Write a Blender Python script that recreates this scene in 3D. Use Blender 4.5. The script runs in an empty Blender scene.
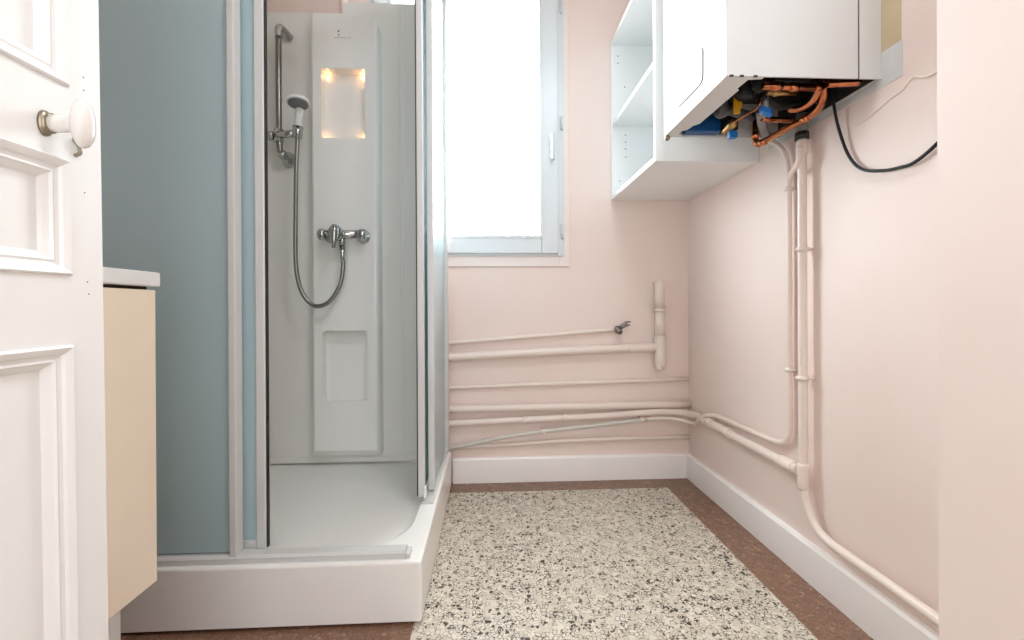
import bpy, bmesh, math, random
from mathutils import Vector, Matrix
random.seed(7)
C = bpy.context.scene.collection
S = bpy.context.scene

# ---------------------------------------------------------------- camera, world, lights, exposure
YAW, PITCH, ROLL, FPX, CAM_H = -0.0500, -0.0018, -0.0049, 450.85, 0.7774
cam = bpy.data.cameras.new('camera')
cam.sensor_width = 36.0
cam.lens = FPX * 36.0 / 1024.0
cam.shift_y = -11.37 / 1024.0
cam.clip_start = 0.02
camo = bpy.data.objects.new('camera', cam)
C.objects.link(camo)
fw = Vector((-math.sin(YAW) * math.cos(PITCH), math.cos(YAW) * math.cos(PITCH), math.sin(PITCH)))
rt = Vector((math.cos(YAW), math.sin(YAW), 0))
up = rt.cross(fw)
r2 = math.cos(ROLL) * rt + math.sin(ROLL) * up
u2 = -math.sin(ROLL) * rt + math.cos(ROLL) * up
camo.matrix_world = Matrix(((r2.x, u2.x, -fw.x, 0), (r2.y, u2.y, -fw.y, 0), (r2.z, u2.z, -fw.z, CAM_H), (0, 0, 0, 1)))
S.camera = camo

world = bpy.data.worlds.new('sky')
S.world = world
world.use_nodes = True
# bright overcast sky over a dimmer ground
wt = world.node_tree
bg = wt.nodes['Background']
bg.inputs['Strength'].default_value = 17.0
wtc = wt.nodes.new('ShaderNodeTexCoord')
wsx = wt.nodes.new('ShaderNodeSeparateXYZ')
wrm = wt.nodes.new('ShaderNodeValToRGB')
wrm.color_ramp.elements[0].position, wrm.color_ramp.elements[0].color = 0.47, (0.20, 0.20, 0.19, 1)
wrm.color_ramp.elements[1].position, wrm.color_ramp.elements[1].color = 0.52, (0.89, 0.96, 1.0, 1)
wmr = wt.nodes.new('ShaderNodeMapRange')
wmr.inputs[1].default_value, wmr.inputs[2].default_value = -1, 1
wt.links.new(wtc.outputs['Generated'], wsx.inputs[0])
wt.links.new(wsx.outputs['Z'], wmr.inputs[0])
wt.links.new(wmr.outputs[0], wrm.inputs[0])
wt.links.new(wrm.outputs[0], bg.inputs['Color'])


def area(name, loc, rot, sx, sy, power, col):
    l = bpy.data.lights.new(name, 'AREA')
    l.shape = 'RECTANGLE'
    l.size, l.size_y, l.energy, l.color = sx, sy, power, col
    o = bpy.data.objects.new(name, l)
    o.location, o.rotation_euler = loc, rot
    C.objects.link(o)
    return o


# daylight entering by the window, plus added fill lights behind the camera and overhead
pt = area('window_portal', (-0.0925, 2.16, 1.626), (math.radians(-90), 0, 0), 0.86, 1.24, 1.0, (1, 1, 1))
pt.data.cycles.is_portal = True
area('camera_side_fill', (0.0, -1.10, 1.30), (math.radians(90), 0, 0), 1.0, 1.9, 11.0, (0.82, 0.925, 1.0))  # added fill from the camera side, no known lamp there
area('overhead_fill', (0.34, 0.45, 2.44), (0, 0, 0), 0.40, 0.40, 9.0, (0.82, 0.925, 1.0))  # added soft fill from above, without a fixture

S.view_settings.view_transform = 'Standard'
S.view_settings.look = 'None'
S.view_settings.exposure = 0.53
S.view_settings.gamma = 1.0
S.view_settings.use_curve_mapping = False
S.cycles.max_bounces = 10
S.cycles.diffuse_bounces = 6
S.cycles.use_denoising = True
S.cycles.sample_clamp_indirect = 6.0


# ---------------------------------------------------------------- materials
def srgb(*c):
    return tuple(((v / 255) / 12.92 if v / 255 <= 0.04045 else ((v / 255 + 0.055) / 1.055) ** 2.4) for v in c) + (1,)


def mat(name, col, rough=0.5, metal=0.0, bump=None, var=None, spec=0.5):
    m = bpy.data.materials.new(name)
    m.use_nodes = True
    nt = m.node_tree
    b = nt.nodes['Principled BSDF']
    b.inputs['Base Color'].default_value = col
    b.inputs['Roughness'].default_value = rough
    b.inputs['Metallic'].default_value = metal
    b.inputs['Specular IOR Level'].default_value = spec
    tc = nt.nodes.new('ShaderNodeTexCoord')
    if var:                                            # (scale, second colour, amount)
        n = nt.nodes.new('ShaderNodeTexNoise')
        n.inputs['Scale'].default_value = var[0]
        n.inputs['Detail'].default_value = 5
        nt.links.new(tc.outputs['Object'], n.inputs['Vector'])
        r = nt.nodes.new('ShaderNodeMapRange')
        r.inputs[1].default_value, r.inputs[2].default_value = 0.35, 0.7
        r.inputs[3].default_value, r.inputs[4].default_value = 0, var[2]
        nt.links.new(n.outputs['Fac'], r.inputs[0])
        x = nt.nodes.new('ShaderNodeMix')
        x.data_type = 'RGBA'
        x.inputs[6].default_value, x.inputs[7].default_value = col, var[1]
        nt.links.new(r.outputs[0], x.inputs[0])
        nt.links.new(x.outputs[2], b.inputs['Base Color'])
    if bump:                                           # (scale, strength)
        n = nt.nodes.new('ShaderNodeTexNoise')
        n.inputs['Scale'].default_value = bump[0]
        n.inputs['Detail'].default_value = 4
        nt.links.new(tc.outputs['Object'], n.inputs['Vector'])
        bp = nt.nodes.new('ShaderNodeBump')
        bp.inputs['Strength'].default_value = bump[1]
        bp.inputs['Distance'].default_value = 0.004
        nt.links.new(n.outputs['Fac'], bp.inputs['Height'])
        nt.links.new(bp.outputs[0], b.inputs['Normal'])
    return m


M = {}
M['pink'] = mat('pink_wall_paint', srgb(238, 220, 212), 0.6, bump=(9, 0.25), var=(2.5, srgb(235, 215, 206), 1.0))
M['pink_pipe'] = mat('pink_pipe_paint', srgb(236, 220, 210), 0.35)
M['pale_trim'] = mat('pale_pink_trim_paint', srgb(235, 222, 216), 0.4)
M['grey_pipe'] = mat('grey_plastic_conduit', srgb(206, 200, 190), 0.35)
M['base'] = mat('baseboard_paint', srgb(249, 244, 240), 0.35, bump=(12, 0.15))
M['ceiling'] = mat('ceiling_paint', srgb(238, 236, 233), 0.8)
M['door'] = mat('door_gloss_paint', srgb(238, 236, 233), 0.3, bump=(14, 0.12))
M['porcelain'] = mat('white_porcelain', srgb(232, 226, 220), 0.12)
M['nickel'] = mat('aged_nickel', srgb(158, 146, 126), 0.35, 1.0)
M['chrome'] = mat('chrome', srgb(188, 188, 186), 0.16, 1.0)
M['dark_chrome'] = mat('dull_chrome', srgb(140, 136, 130), 0.28, 1.0)
M['pvc'] = mat('white_window_plastic', srgb(216, 220, 223), 0.3)
M['alu'] = mat('white_lacquered_aluminium', srgb(208, 207, 205), 0.25)
M['seal'] = mat('black_rubber_seal', srgb(32, 31, 30), 0.5)
M['acrylic'] = mat('white_acrylic', srgb(240, 237, 232), 0.28)
M['liner'] = mat('shower_liner_white', srgb(236, 233, 227), 0.25)
M['wood'] = mat('pale_maple_laminate', srgb(250, 235, 214), 0.45, var=(6, srgb(247, 229, 204), 0.8))
M['gap_shade'] = mat('painted_gap_shade', srgb(52, 42, 34), 0.7)
M['counter'] = mat('white_counter', srgb(236, 236, 234), 0.3)
M['melamine'] = mat('white_melamine', srgb(240, 241, 241), 0.4)
M['mel_edge'] = mat('white_melamine_edge', srgb(246, 247, 247), 0.4)
M['hole'] = mat('dark_hole', srgb(60, 56, 54), 0.8)
M['boiler'] = mat('boiler_enamel', srgb(216, 216, 214), 0.3)
M['boiler_in_shade'] = mat('boiler_inside_shade', srgb(44, 41, 38), 0.6)
M['steel'] = mat('zinc_steel', srgb(150, 150, 150), 0.4, 0.7)
M['copper'] = mat('copper', srgb(222, 146, 104), 0.22, 1.0, var=(40, srgb(176, 98, 60), 0.7))
M['brass'] = mat('brass', srgb(196, 160, 104), 0.3, 1.0)
M['black'] = mat('black_plastic', srgb(22, 22, 23), 0.6)
M['blue'] = mat('blue_plastic', srgb(28, 116, 196), 0.4)
M['navy'] = mat('navy_plastic', srgb(22, 82, 140), 0.4)
M['yellow'] = mat('yellow_plastic', srgb(222, 164, 24), 0.5)
M['grey_pl'] = mat('grey_plastic', srgb(150, 148, 146), 0.45)
M['dark_pl'] = mat('dark_grey_plastic', srgb(84, 84, 86), 0.4)
M['white_pl'] = mat('white_plastic', srgb(238, 238, 236), 0.3)
M['rose_face'] = mat('grey_spray_face', srgb(120, 120, 120), 0.4)
M['cream'] = mat('old_cream_paint', srgb(206, 188, 156), 0.7, var=(8, srgb(196, 176, 142), 1.0))
M['bare'] = mat('bare_plaster', srgb(216, 216, 214), 0.8, var=(10, srgb(206, 205, 202), 1.0))
M['hose'] = mat('metal_hose', srgb(150, 147, 142), 0.3, 1.0)


def frosted():
    m = bpy.data.materials.new('frosted_blue_glass')
    m.use_nodes = True
    nt = m.node_tree
    nt.nodes.remove(nt.nodes['Principled BSDF'])
    d = nt.nodes.new('ShaderNodeBsdfDiffuse')
    d.inputs[0].default_value = srgb(208, 229, 233)
    t = nt.nodes.new('ShaderNodeBsdfTranslucent')
    t.inputs[0].default_value = srgb(226, 243, 248)
    a = nt.nodes.new('ShaderNodeMixShader')
    a.inputs[0].default_value = 0.42
    nt.links.new(d.outputs[0], a.inputs[1])
    nt.links.new(t.outputs[0], a.inputs[2])
    g = nt.nodes.new('ShaderNodeBsdfGlossy')
    g.inputs['Roughness'].default_value = 0.25
    f = nt.nodes.new('ShaderNodeFresnel')
    f.inputs[0].default_value = 1.35
    b = nt.nodes.new('ShaderNodeMixShader')
    nt.links.new(f.outputs[0], b.inputs[0])
    nt.links.new(a.outputs[0], b.inputs[1])
    nt.links.new(g.outputs[0], b.inputs[2])
    nt.links.new(b.outputs[0], nt.nodes['Material Output'].inputs[0])
    return m


M['frost'] = frosted()


def clear():
    m = bpy.data.materials.new('clear_window_glass')
    m.use_nodes = True
    nt = m.node_tree
    nt.nodes.remove(nt.nodes['Principled BSDF'])
    t = nt.nodes.new('ShaderNodeBsdfTransparent')
    t.inputs[0].default_value = (0.97, 0.98, 0.98, 1)
    g = nt.nodes.new('ShaderNodeBsdfGlossy')
    g.inputs['Roughness'].default_value = 0.02
    a = nt.nodes.new('ShaderNodeMixShader')
    a.inputs[0].default_value = 0.05
    nt.links.new(t.outputs[0], a.inputs[1])
    nt.links.new(g.outputs[0], a.inputs[2])
    nt.links.new(a.outputs[0], nt.nodes['Material Output'].inputs[0])
    return m


M['glass'] = clear()


def emit(name, col, s):
    m = bpy.data.materials.new(name)
    m.use_nodes = True
    b = m.node_tree.nodes['Principled BSDF']
    b.inputs['Base Color'].default_value = col
    b.inputs['Emission Color'].default_value = col
    b.inputs['Emission Strength'].default_value = s
    return m


M['led'] = emit('warm_led', (1.0, 0.66, 0.34, 1), 2.2)


def terrazzo(name, base, base2, chip, line, chip_share, line_w):
    m = bpy.data.materials.new(name)
    m.use_nodes = True
    nt = m.node_tree
    L = nt.links.new
    b = nt.nodes['Principled BSDF']
    b.inputs['Roughness'].default_value = 0.35
    tc = nt.nodes.new('ShaderNodeTexCoord')
    wn = nt.nodes.new('ShaderNodeTexNoise')
    wn.inputs['Scale'].default_value = 55
    L(tc.outputs['Object'], wn.inputs['Vector'])
    sc = nt.nodes.new('ShaderNodeVectorMath')
    sc.operation = 'SCALE'
    sc.inputs['Scale'].default_value = 0.017
    L(wn.outputs['Color'], sc.inputs[0])
    ad = nt.nodes.new('ShaderNodeVectorMath')
    L(tc.outputs['Object'], ad.inputs[0])
    L(sc.outputs[0], ad.inputs[1])

    def vor(scale, feat):
        v = nt.nodes.new('ShaderNodeTexVoronoi')
        v.voronoi_dimensions = '2D'
        v.feature = feat
        v.inputs['Scale'].default_value = scale
        L(ad.outputs[0], v.inputs['Vector'])
        return v

    def rng(src, a, c, lo, hi):
        r = nt.nodes.new('ShaderNodeMapRange')
        r.inputs[1].default_value, r.inputs[2].default_value = a, c
        r.inputs[3].default_value, r.inputs[4].default_value = lo, hi
        L(src, r.inputs[0])
        return r.outputs[0]

    def mix(fac, A, B):
        x = nt.nodes.new('ShaderNodeMix')
        x.data_type = 'RGBA'
        for s, i in ((A, 6), (B, 7)):
            if isinstance(s, tuple):
                x.inputs[i].default_value = s
            else:
                L(s, x.inputs[i])
        L(fac, x.inputs[0])
        return x.outputs[2]

    def mul(a, c):
        x = nt.nodes.new('ShaderNodeMath')
        x.operation = 'MULTIPLY'
        L(a, x.inputs[0])
        L(c, x.inputs[1])
        return x.outputs[0]

    def sep(v):
        s = nt.nodes.new('ShaderNodeSeparateColor')
        L(v.outputs['Color'], s.inputs[0])
        return s.outputs

    v1, e1 = vor(92, 'F1'), vor(92, 'DISTANCE_TO_EDGE')
    s1 = sep(v1)
    col = mix(s1[0], base, base2)
    v3 = vor(34, 'F1')
    col = mix(rng(sep(v3)[1], 0.72, 0.9, 0, 0.35), col, base2)
    # thin mortar lines around the marble chips
    lm = mul(rng(e1.outputs['Distance'], line_w * 0.4, line_w, 1, 0), rng(s1[2], 0.25, 0.75, 0.0, 1.0))
    col = mix(lm, col, line)
    # dark stone chips of two sizes
    for scale, share in ((78, chip_share), (135, chip_share * 1.3)):
        v, e = vor(scale, 'F1'), vor(scale, 'DISTANCE_TO_EDGE')
        s = sep(v)
        pick = rng(s[1], share, share + 0.005, 1, 0)
        core = rng(e.outputs['Distance'], 0.13, 0.19, 0, 1)
        col = mix(mul(pick, core), col, chip)
    big = nt.nodes.new('ShaderNodeTexNoise')
    big.inputs['Scale'].default_value = 3.0
    L(tc.outputs['Object'], big.inputs['Vector'])
    col = mix(rng(big.outputs['Fac'], 0.4, 0.7, 0, 0.25), col, base2)
    L(col, b.inputs['Base Color'])
    return m


M['terrazzo'] = terrazzo('cream_terrazzo', srgb(227, 218, 203), srgb(203, 192, 174), srgb(40, 32, 26), srgb(78, 64, 50), 0.12, 0.14)
M['border'] = terrazzo('brown_terrazzo_border', srgb(146, 110, 88), srgb(128, 94, 74), srgb(168, 136, 114), srgb(92, 66, 52), 0.04, 0.12)





# ---------------------------------------------------------------- mesh helpers
class MB:
    """collects shapes (world coordinates) into one mesh"""

    def __init__(self):
        self.bm = bmesh.new()
        self.slot = 0

    def _mark(self, faces):
        for f in faces:
            f.material_index = self.slot

    def box(self, x0, x1, y0, y1, z0, z1, bev=0.0, seg=2):
        b = bmesh.new()
        bmesh.ops.create_cube(b, size=1.0)
        for v in b.verts:
            v.co = Vector(((x0 + x1) / 2 + v.co.x * (x1 - x0), (y0 + y1) / 2 + v.co.y * (y1 - y0), (z0 + z1) / 2 + v.co.z * (z1 - z0)))
        if bev:
            bmesh.ops.bevel(b, geom=b.edges[:], offset=bev, segments=seg, affect='EDGES', profile=0.5)
        return self.add(b)

    def add(self, b):
        self._mark_b(b)
        me = bpy.data.meshes.new('tmp')
        b.to_mesh(me)
        b.free()
        self.bm.from_mesh(me)
        bpy.data.meshes.remove(me)
        return self

    def _mark_b(self, b):
        for f in b.faces:
            f.material_index = self.slot

    def tube(self, pts, r, n=14, cap=True):
        pts = [Vector(p) for p in pts]
        rs = r if isinstance(r, (list, tuple)) else [r] * len(pts)
        b = bmesh.new()
        rings = []
        prev = None
        for i, p in enumerate(pts):
            t = (pts[min(i + 1, len(pts) - 1)] - pts[max(i - 1, 0)]).normalized()
            if prev is None:
                a = Vector((0, 0, 1)) if abs(t.z) < 0.9 else Vector((1, 0, 0))
                u = t.cross(a).normalized()
            else:
                u = (prev - t * prev.dot(t)).normalized()
            prev = u
            w = t.cross(u)
            rings.append([b.verts.new(p + (u * math.cos(2 * math.pi * k / n) + w * math.sin(2 * math.pi * k / n)) * rs[i]) for k in range(n)])
        for A, B in zip(rings, rings[1:]):
            for k in range(n):
                f = b.faces.new((A[k], A[(k + 1) % n], B[(k + 1) % n], B[k]))
                f.smooth = True
        if cap:
            b.faces.new(rings[0][::-1])
            b.faces.new(rings[-1])
        return self.add(b)

    def lathe(self, prof, origin, axis, n=28, sy=1.0, sz=1.0):
        """prof: (distance along axis, radius); sy, sz stretch the two cross directions"""
        ax = Vector(axis).normalized()
        a = Vector((0, 0, 1)) if abs(ax.z) < 0.9 else Vector((0, 1, 0))
        u = (a - ax * a.dot(ax)).normalized()
        w = ax.cross(u)
        o = Vector(origin)
        b = bmesh.new()
        rings = [[b.verts.new(o + ax * d + (u * math.cos(2 * math.pi * k / n) * sz + w * math.sin(2 * math.pi * k / n) * sy) * max(r, 1e-5)) for k in range(n)] for d, r in prof]
        for A, B in zip(rings, rings[1:]):
            for k in range(n):
                f = b.faces.new((A[k], A[(k + 1) % n], B[(k + 1) % n], B[k]))
                f.smooth = True
        b.faces.new(rings[0][::-1])
        b.faces.new(rings[-1])
        bmesh.ops.recalc_face_normals(b, faces=b.faces[:])
        return self.add(b)

    def prism(self, poly, axis, a0, a1, bev=0.0, smooth=False):
        """poly in the plane across axis ('x': (y,z), 'y': (x,z), 'z': (x,y))"""
        def P(p, a):
            return {'x': (a, p[0], p[1]), 'y': (p[0], a, p[1]), 'z': (p[0], p[1], a)}[axis]
        b = bmesh.new()
        A = [b.verts.new(P(p, a0)) for p in poly]
        B = [b.verts.new(P(p, a1)) for p in poly]
        n = len(poly)
        for k in range(n):
            f = b.faces.new((A[k], A[(k + 1) % n], B[(k + 1) % n], B[k]))
            f.smooth = smooth
        b.faces.new(A[::-1])
        b.faces.new(B)
        bmesh.ops.recalc_face_normals(b, faces=b.faces[:])
        if bev:
            bmesh.ops.bevel(b, geom=b.edges[:], offset=bev, segments=2, affect='EDGES', profile=0.5)
        return self.add(b)


def smooth_path(pts, step=6):
    """Catmull-Rom through the points"""
    P = [Vector(p) for p in pts]
    P = [P[0] * 2 - P[1]] + P + [P[-1] * 2 - P[-2]]
    out = []
    for i in range(1, len(P) - 2):
        for k in range(step):
            t = k / step
            a, b, c, d = P[i - 1:i + 3]
            out.append(0.5 * ((2 * b) + (c - a) * t + (2 * a - 5 * b + 4 * c - d) * t * t + (3 * b - a - 3 * c + d) * t ** 3))
    out.append(P[-2])
    return out


def round_rect(a0, a1, b0, b1, r, n=6):
    out = []
    for ca, cb, s in ((a1 - r, b1 - r, 0), (a0 + r, b1 - r, 90), (a0 + r, b0 + r, 180), (a1 - r, b0 + r, 270)):
        for k in range(n + 1):
            t = math.radians(s + 90 * k / n)
            out.append((ca + r * math.cos(t), cb + r * math.sin(t)))
    return out


def mesh_obj(name, mb, mats, parent=None, origin=None):
    """links one mesh object; verts come in world coordinates"""
    me = bpy.data.meshes.new(name)
    mb.bm.normal_update()
    if origin is None and parent is None:
        vs = [v.co for v in mb.bm.verts]
        lo = [min(v[i] for v in vs) for i in range(3)]
        hi = [max(v[i] for v in vs) for i in range(3)]
        origin = Vector(((lo[0] + hi[0]) / 2, (lo[1] + hi[1]) / 2, lo[2]))
    base = Vector(origin) if parent is None else ORIGIN[parent.name]
    for v in mb.bm.verts:
        v.co -= base
    mb.bm.to_mesh(me)
    mb.bm.free()
    for m in (mats if isinstance(mats, (list, tuple)) else [mats]):
        me.materials.append(m)
    o = bpy.data.objects.new(name, me)
    C.objects.link(o)
    if parent is not None:
        o.parent = parent
    else:
        o.location = base
    ORIGIN[o.name] = base
    return o


ORIGIN = {}


def tag(o, label, cat, group=None, kind=None):
    o['label'], o['category'] = label, cat
    if group:
        o['group'] = group
    if kind:
        o['kind'] = kind
    return o


def thing(name, loc, label, cat, group=None, kind=None):
    o = bpy.data.objects.new(name, None)
    o.empty_display_size = 0.05
    C.objects.link(o)
    o.location = loc
    ORIGIN[o.name] = Vector(loc)
    return tag(o, label, cat, group, kind)


def cut(obj, cutters):
    """boolean differences, applied to the mesh; cutters are removed"""
    for c in cutters:
        md = obj.modifiers.new('cut', 'BOOLEAN')
        md.operation, md.solver, md.object = 'DIFFERENCE', 'EXACT', c
    dg = bpy.context.evaluated_depsgraph_get()
    me = bpy.data.meshes.new_from_object(obj.evaluated_get(dg))
    obj.modifiers.clear()
    obj.data = me
    for c in cutters:
        bpy.data.objects.remove(c)


def light_point(name, loc, power, col, parent=None, r=0.004):
    l = bpy.data.lights.new(name, 'POINT')
    l.energy, l.color, l.shadow_soft_size = power, col, r
    o = bpy.data.objects.new(name, l)
    C.objects.link(o)
    if parent:
        o.parent = parent
        o.location = Vector(loc) - ORIGIN[parent.name]
    else:
        o.location = loc
    return o


# ---------------------------------------------------------------- the room
XL, XR, YN, YB, ZC = -1.09, 0.9079, -0.12, 2.02, 2.50
TZX0, TZX1, TZY1 = -0.19, 0.7621, 1.905          # cream field of the floor


def structure(name, mb, mats, label, cat):
    return tag(mesh_obj(name, mb, mats), label, cat, kind='structure')


fl = MB()
for x0, x1, y0, y1, s in ((XL - 0.1, TZX0, -1.2, YB + 0.12, 1), (TZX1, XR + 0.1, -1.2, YB + 0.12, 1),
                          (TZX0, TZX1, TZY1, YB + 0.12, 1), (TZX0, TZX1, -1.2, TZY1, 0)):
    fl.slot = s
    fl.box(x0, x1, y0, y1, -0.08, 0.0)
structure('floor', fl, [M['terrazzo'], M['border']], 'cream speckled terrazzo floor with a reddish brown border', 'floor')
structure('ceiling', MB().box(XL - 0.1, XR + 0.1, -1.2, YB + 0.12, ZC, ZC + 0.1), M['ceiling'], 'white painted ceiling above the room', 'ceiling')

WX0, WX1, WZ0, WZ1 = -0.52, 0.335, 1.008, 2.245   # window opening
wb = MB()
wb.box(XL - 0.1, WX0, YB, YB + 0.12, 0, ZC)
wb.box(WX1, XR + 0.1, YB, YB + 0.12, 0, ZC)
wb.box(WX0, WX1, YB, YB + 0.12, 0, WZ0)
wb.box(WX0, WX1, YB, YB + 0.12, WZ1, ZC)
structure('wall_back', wb, M['pink'], 'pale pink back wall with the window and several pipes', 'wall')

# right wall: lower part slightly proud of the older upper part behind a rough plaster edge
wr = MB()
wr.box(XR, XR + 0.1, -1.2, YB, 0, ZC)
structure('wall_right', wr, M['pink'], 'pale pink right wall behind the boiler and the vertical pipes', 'wall')
structure('wall_left', MB().box(XL - 0.1, XL, -1.2, YB, 0, ZC), M['pink'], 'pink left wall behind the washbasin cabinet and the shower', 'wall')

# near wall with the doorway the photograph is taken from, and the pier at the right
structure('wall_near_left', MB().box(XL, -0.60, YN - 0.1, YN, 0, ZC), M['pink'], 'pink wall beside the hinged side of the open door', 'wall')
structure('wall_near_top', MB().box(-0.60, 0.62, YN - 0.1, YN, 2.08, ZC), M['pink'], 'pink wall above the doorway', 'wall')
pier = MB().prism([(0.62, -1.2), (0.62, 0.594), (XR, 0.594), (XR, -1.2)], 'z', 0, ZC)
structure('wall_near_right', pier, M['pink'], 'pale pink projecting wall corner along the right edge', 'wall')

structure('wall_sky_block', MB().box(XL - 0.1, XR + 0.1, -1.3, -1.2, 0, ZC), M['ceiling'], 'added white wall keeping sky light out behind the doorway', 'wall')  # unseen wall added to stop the bright sky entering behind the camera

# plaster patch left unpainted around the boiler
structure('trim_1', MB().box(XR - 0.0012, XR, 0.945, 1.42, 1.283, 1.362), M['bare'], 'bare whitish plaster patch on the right wall just under and beside the boiler', 'wall patch')
structure('trim_2', MB().prism([(0.948, 1.362), (0.99, 1.352), (1.42, 1.352), (1.42, 2.1), (0.945, 2.1)], 'x', XR - 0.001, XR), M['cream'], 'old cream paint patch on the right wall beside the boiler top', 'wall patch')
rid = MB()
rp = [(XR, 0.862, 1.252), (XR, 0.885, 1.251), (XR, 0.905, 1.258), (XR, 0.918, 1.266), (XR, 0.93, 1.262), (XR, 0.945, 1.252), (XR, 0.975, 1.246), (XR, 1.0, 1.238), (XR, 1.04, 1.228), (XR, 1.07, 1.222)]
rid.tube(smooth_path(rp, 4), [0.0014 + 0.0018 * abs(math.sin(i * 0.35 + 0.4)) for i in range(4 * 9 + 1)], 8)
structure('trim_3', rid, M['pink'], 'rough plaster ridge on the right wall below the boiler', 'wall ridge')

# baseboards: plinth with a sloped top
BT, BH = 0.0172, 0.1106


def base_prof(s):
    return [(0, 0), (s * BT, 0), (s * BT, BH - 0.008), (s * (BT - 0.006), BH), (0, BH)]


bb = MB().prism([(YB + p[0], p[1]) for p in base_prof(-1)], 'x', -0.165, XR)
structure('baseboard_back', bb, M['base'], 'off white baseboard along the foot of the back wall', 'baseboard')
bb = MB().prism([(XR + p[0], p[1]) for p in base_prof(-1)], 'y', 0.594, YB - BT)
structure('baseboard_right', bb, M['base'], 'off white baseboard along the foot of the right wall', 'baseboard')

# ---------------------------------------------------------------- window
win = thing('window_1', (-0.09, YB, WZ0), 'white framed window with one bright pane beside the shower', 'window', kind='structure')
f = MB()
TR = 0.046
for x0, x1, z0, z1 in ((WX1 - 0.02, WX1 + 0.025, WZ0 - TR, WZ1 + TR), (WX0 - 0.025, WX0 + 0.02, WZ0 - TR, WZ1 + TR)):
    f.box(x0, x1, YB - 0.008, YB - 0.0005, z0, z1, 0.002)
f.box(WX0 + 0.02, WX1 - 0.02, YB - 0.008, YB - 0.0005, WZ0 - TR, WZ0 + 0.003, 0.002)
f.box(WX0 + 0.02, WX1 - 0.02, YB - 0.008, YB - 0.0005, WZ1 - 0.003, WZ1 + TR, 0.002)
mesh_obj('casing', f, M['pale_trim'], win)['label'] = 'pale pink painted surround'
f = MB()
f.box(WX1 - 0.032, WX1 + 0.001, YB - 0.014, YB + 0.05, WZ0, WZ1, 0.003)
f.box(WX0 - 0.001, WX0 + 0.032, YB - 0.014, YB + 0.05, WZ0, WZ1, 0.003)
f.box(WX0 + 0.032, WX1 - 0.032, YB - 0.014, YB + 0.05, WZ0, WZ0 + 0.02, 0.003)
f.box(WX0 + 0.032, WX1 - 0.032, YB - 0.014, YB + 0.05, WZ1 - 0.03, WZ1, 0.003)
mesh_obj('window_frame', f, M['pvc'], win)
SX0, SX1, SZ0, SZ1 = WX0 + 0.022, WX1 - 0.026, WZ0 + 0.010, WZ1 - 0.022     # sash outside
GX0, GX1, GZ0, GZ1 = SX0 + 0.072, 0.2337, 1.090, 2.150                        # pane
f = MB()
f.box(GX1, SX1, YB - 0.030, YB + 0.045, SZ0, SZ1, 0.004)
f.box(SX0, GX0, YB - 0.030, YB + 0.045, SZ0, SZ1, 0.004)
f.box(GX0, GX1, YB - 0.030, YB + 0.045, SZ0, GZ0, 0.004)
f.box(GX0, GX1, YB - 0.030, YB + 0.045, GZ1, SZ1, 0.004)
sash = mesh_obj('sash', f, M['pvc'], win)
f = MB()
for q in ((GX1 - 0.008, GX1 + 0.006, GZ0 - 0.006, GZ1 + 0.006), (GX0 - 0.006, GX0 + 0.008, GZ0 - 0.006, GZ1 + 0.006), (GX0, GX1, GZ0 - 0.006, GZ0 + 0.008), (GX0, GX1, GZ1 - 0.008, GZ1 + 0.006)):
    f.box(q[0], q[1], YB - 0.034, YB - 0.02, q[2], q[3], 0.003)
mesh_obj('glazing_bead', f, M['pvc'], sash)
mesh_obj('window_glass', MB().box(GX0 - 0.005, GX1 + 0.005, YB + 0.0, YB + 0.02, GZ0 - 0.005, GZ1 + 0.005), M['glass'], sash)
f = MB().box(0.268, 0.290, YB - 0.040, YB - 0.030, 1.470, 1.545, 0.004)
hd = mesh_obj('handle', f, M['pvc'], win)
f = MB().tube([(0.279, YB - 0.036, 1.525), (0.279, YB - 0.066, 1.525)], 0.008, 12)
f.tube(smooth_path([(0.279, YB - 0.066, 1.532), (0.279, YB - 0.068, 1.515), (0.280, YB - 0.067, 1.47), (0.280, YB - 0.064, 1.425)], 4), 0.0085, 12)
mesh_obj('lever', f, M['pvc'], hd)
for z in (1.115, 1.60, 2.12):
    f = MB().tube([(WX1 - 0.008, YB - 0.022, z - 0.03), (WX1 - 0.008, YB - 0.022, z + 0.03)], 0.006, 12)
    mesh_obj('hinge', f, M['pvc'], win)

# ---------------------------------------------------------------- the open door at the left
DX, DT, DY0, DY1 = -0.53, 0.04, -0.085, 0.648
door = thing('door_1', (DX - DT / 2, DY1 / 2, 0), 'white panelled door standing open at the left with a porcelain knob', 'door', kind='structure')
f = MB()
bm = f.bm


def quad(pts):
    return bm.faces.new([bm.verts.new(p) for p in pts])


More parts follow.
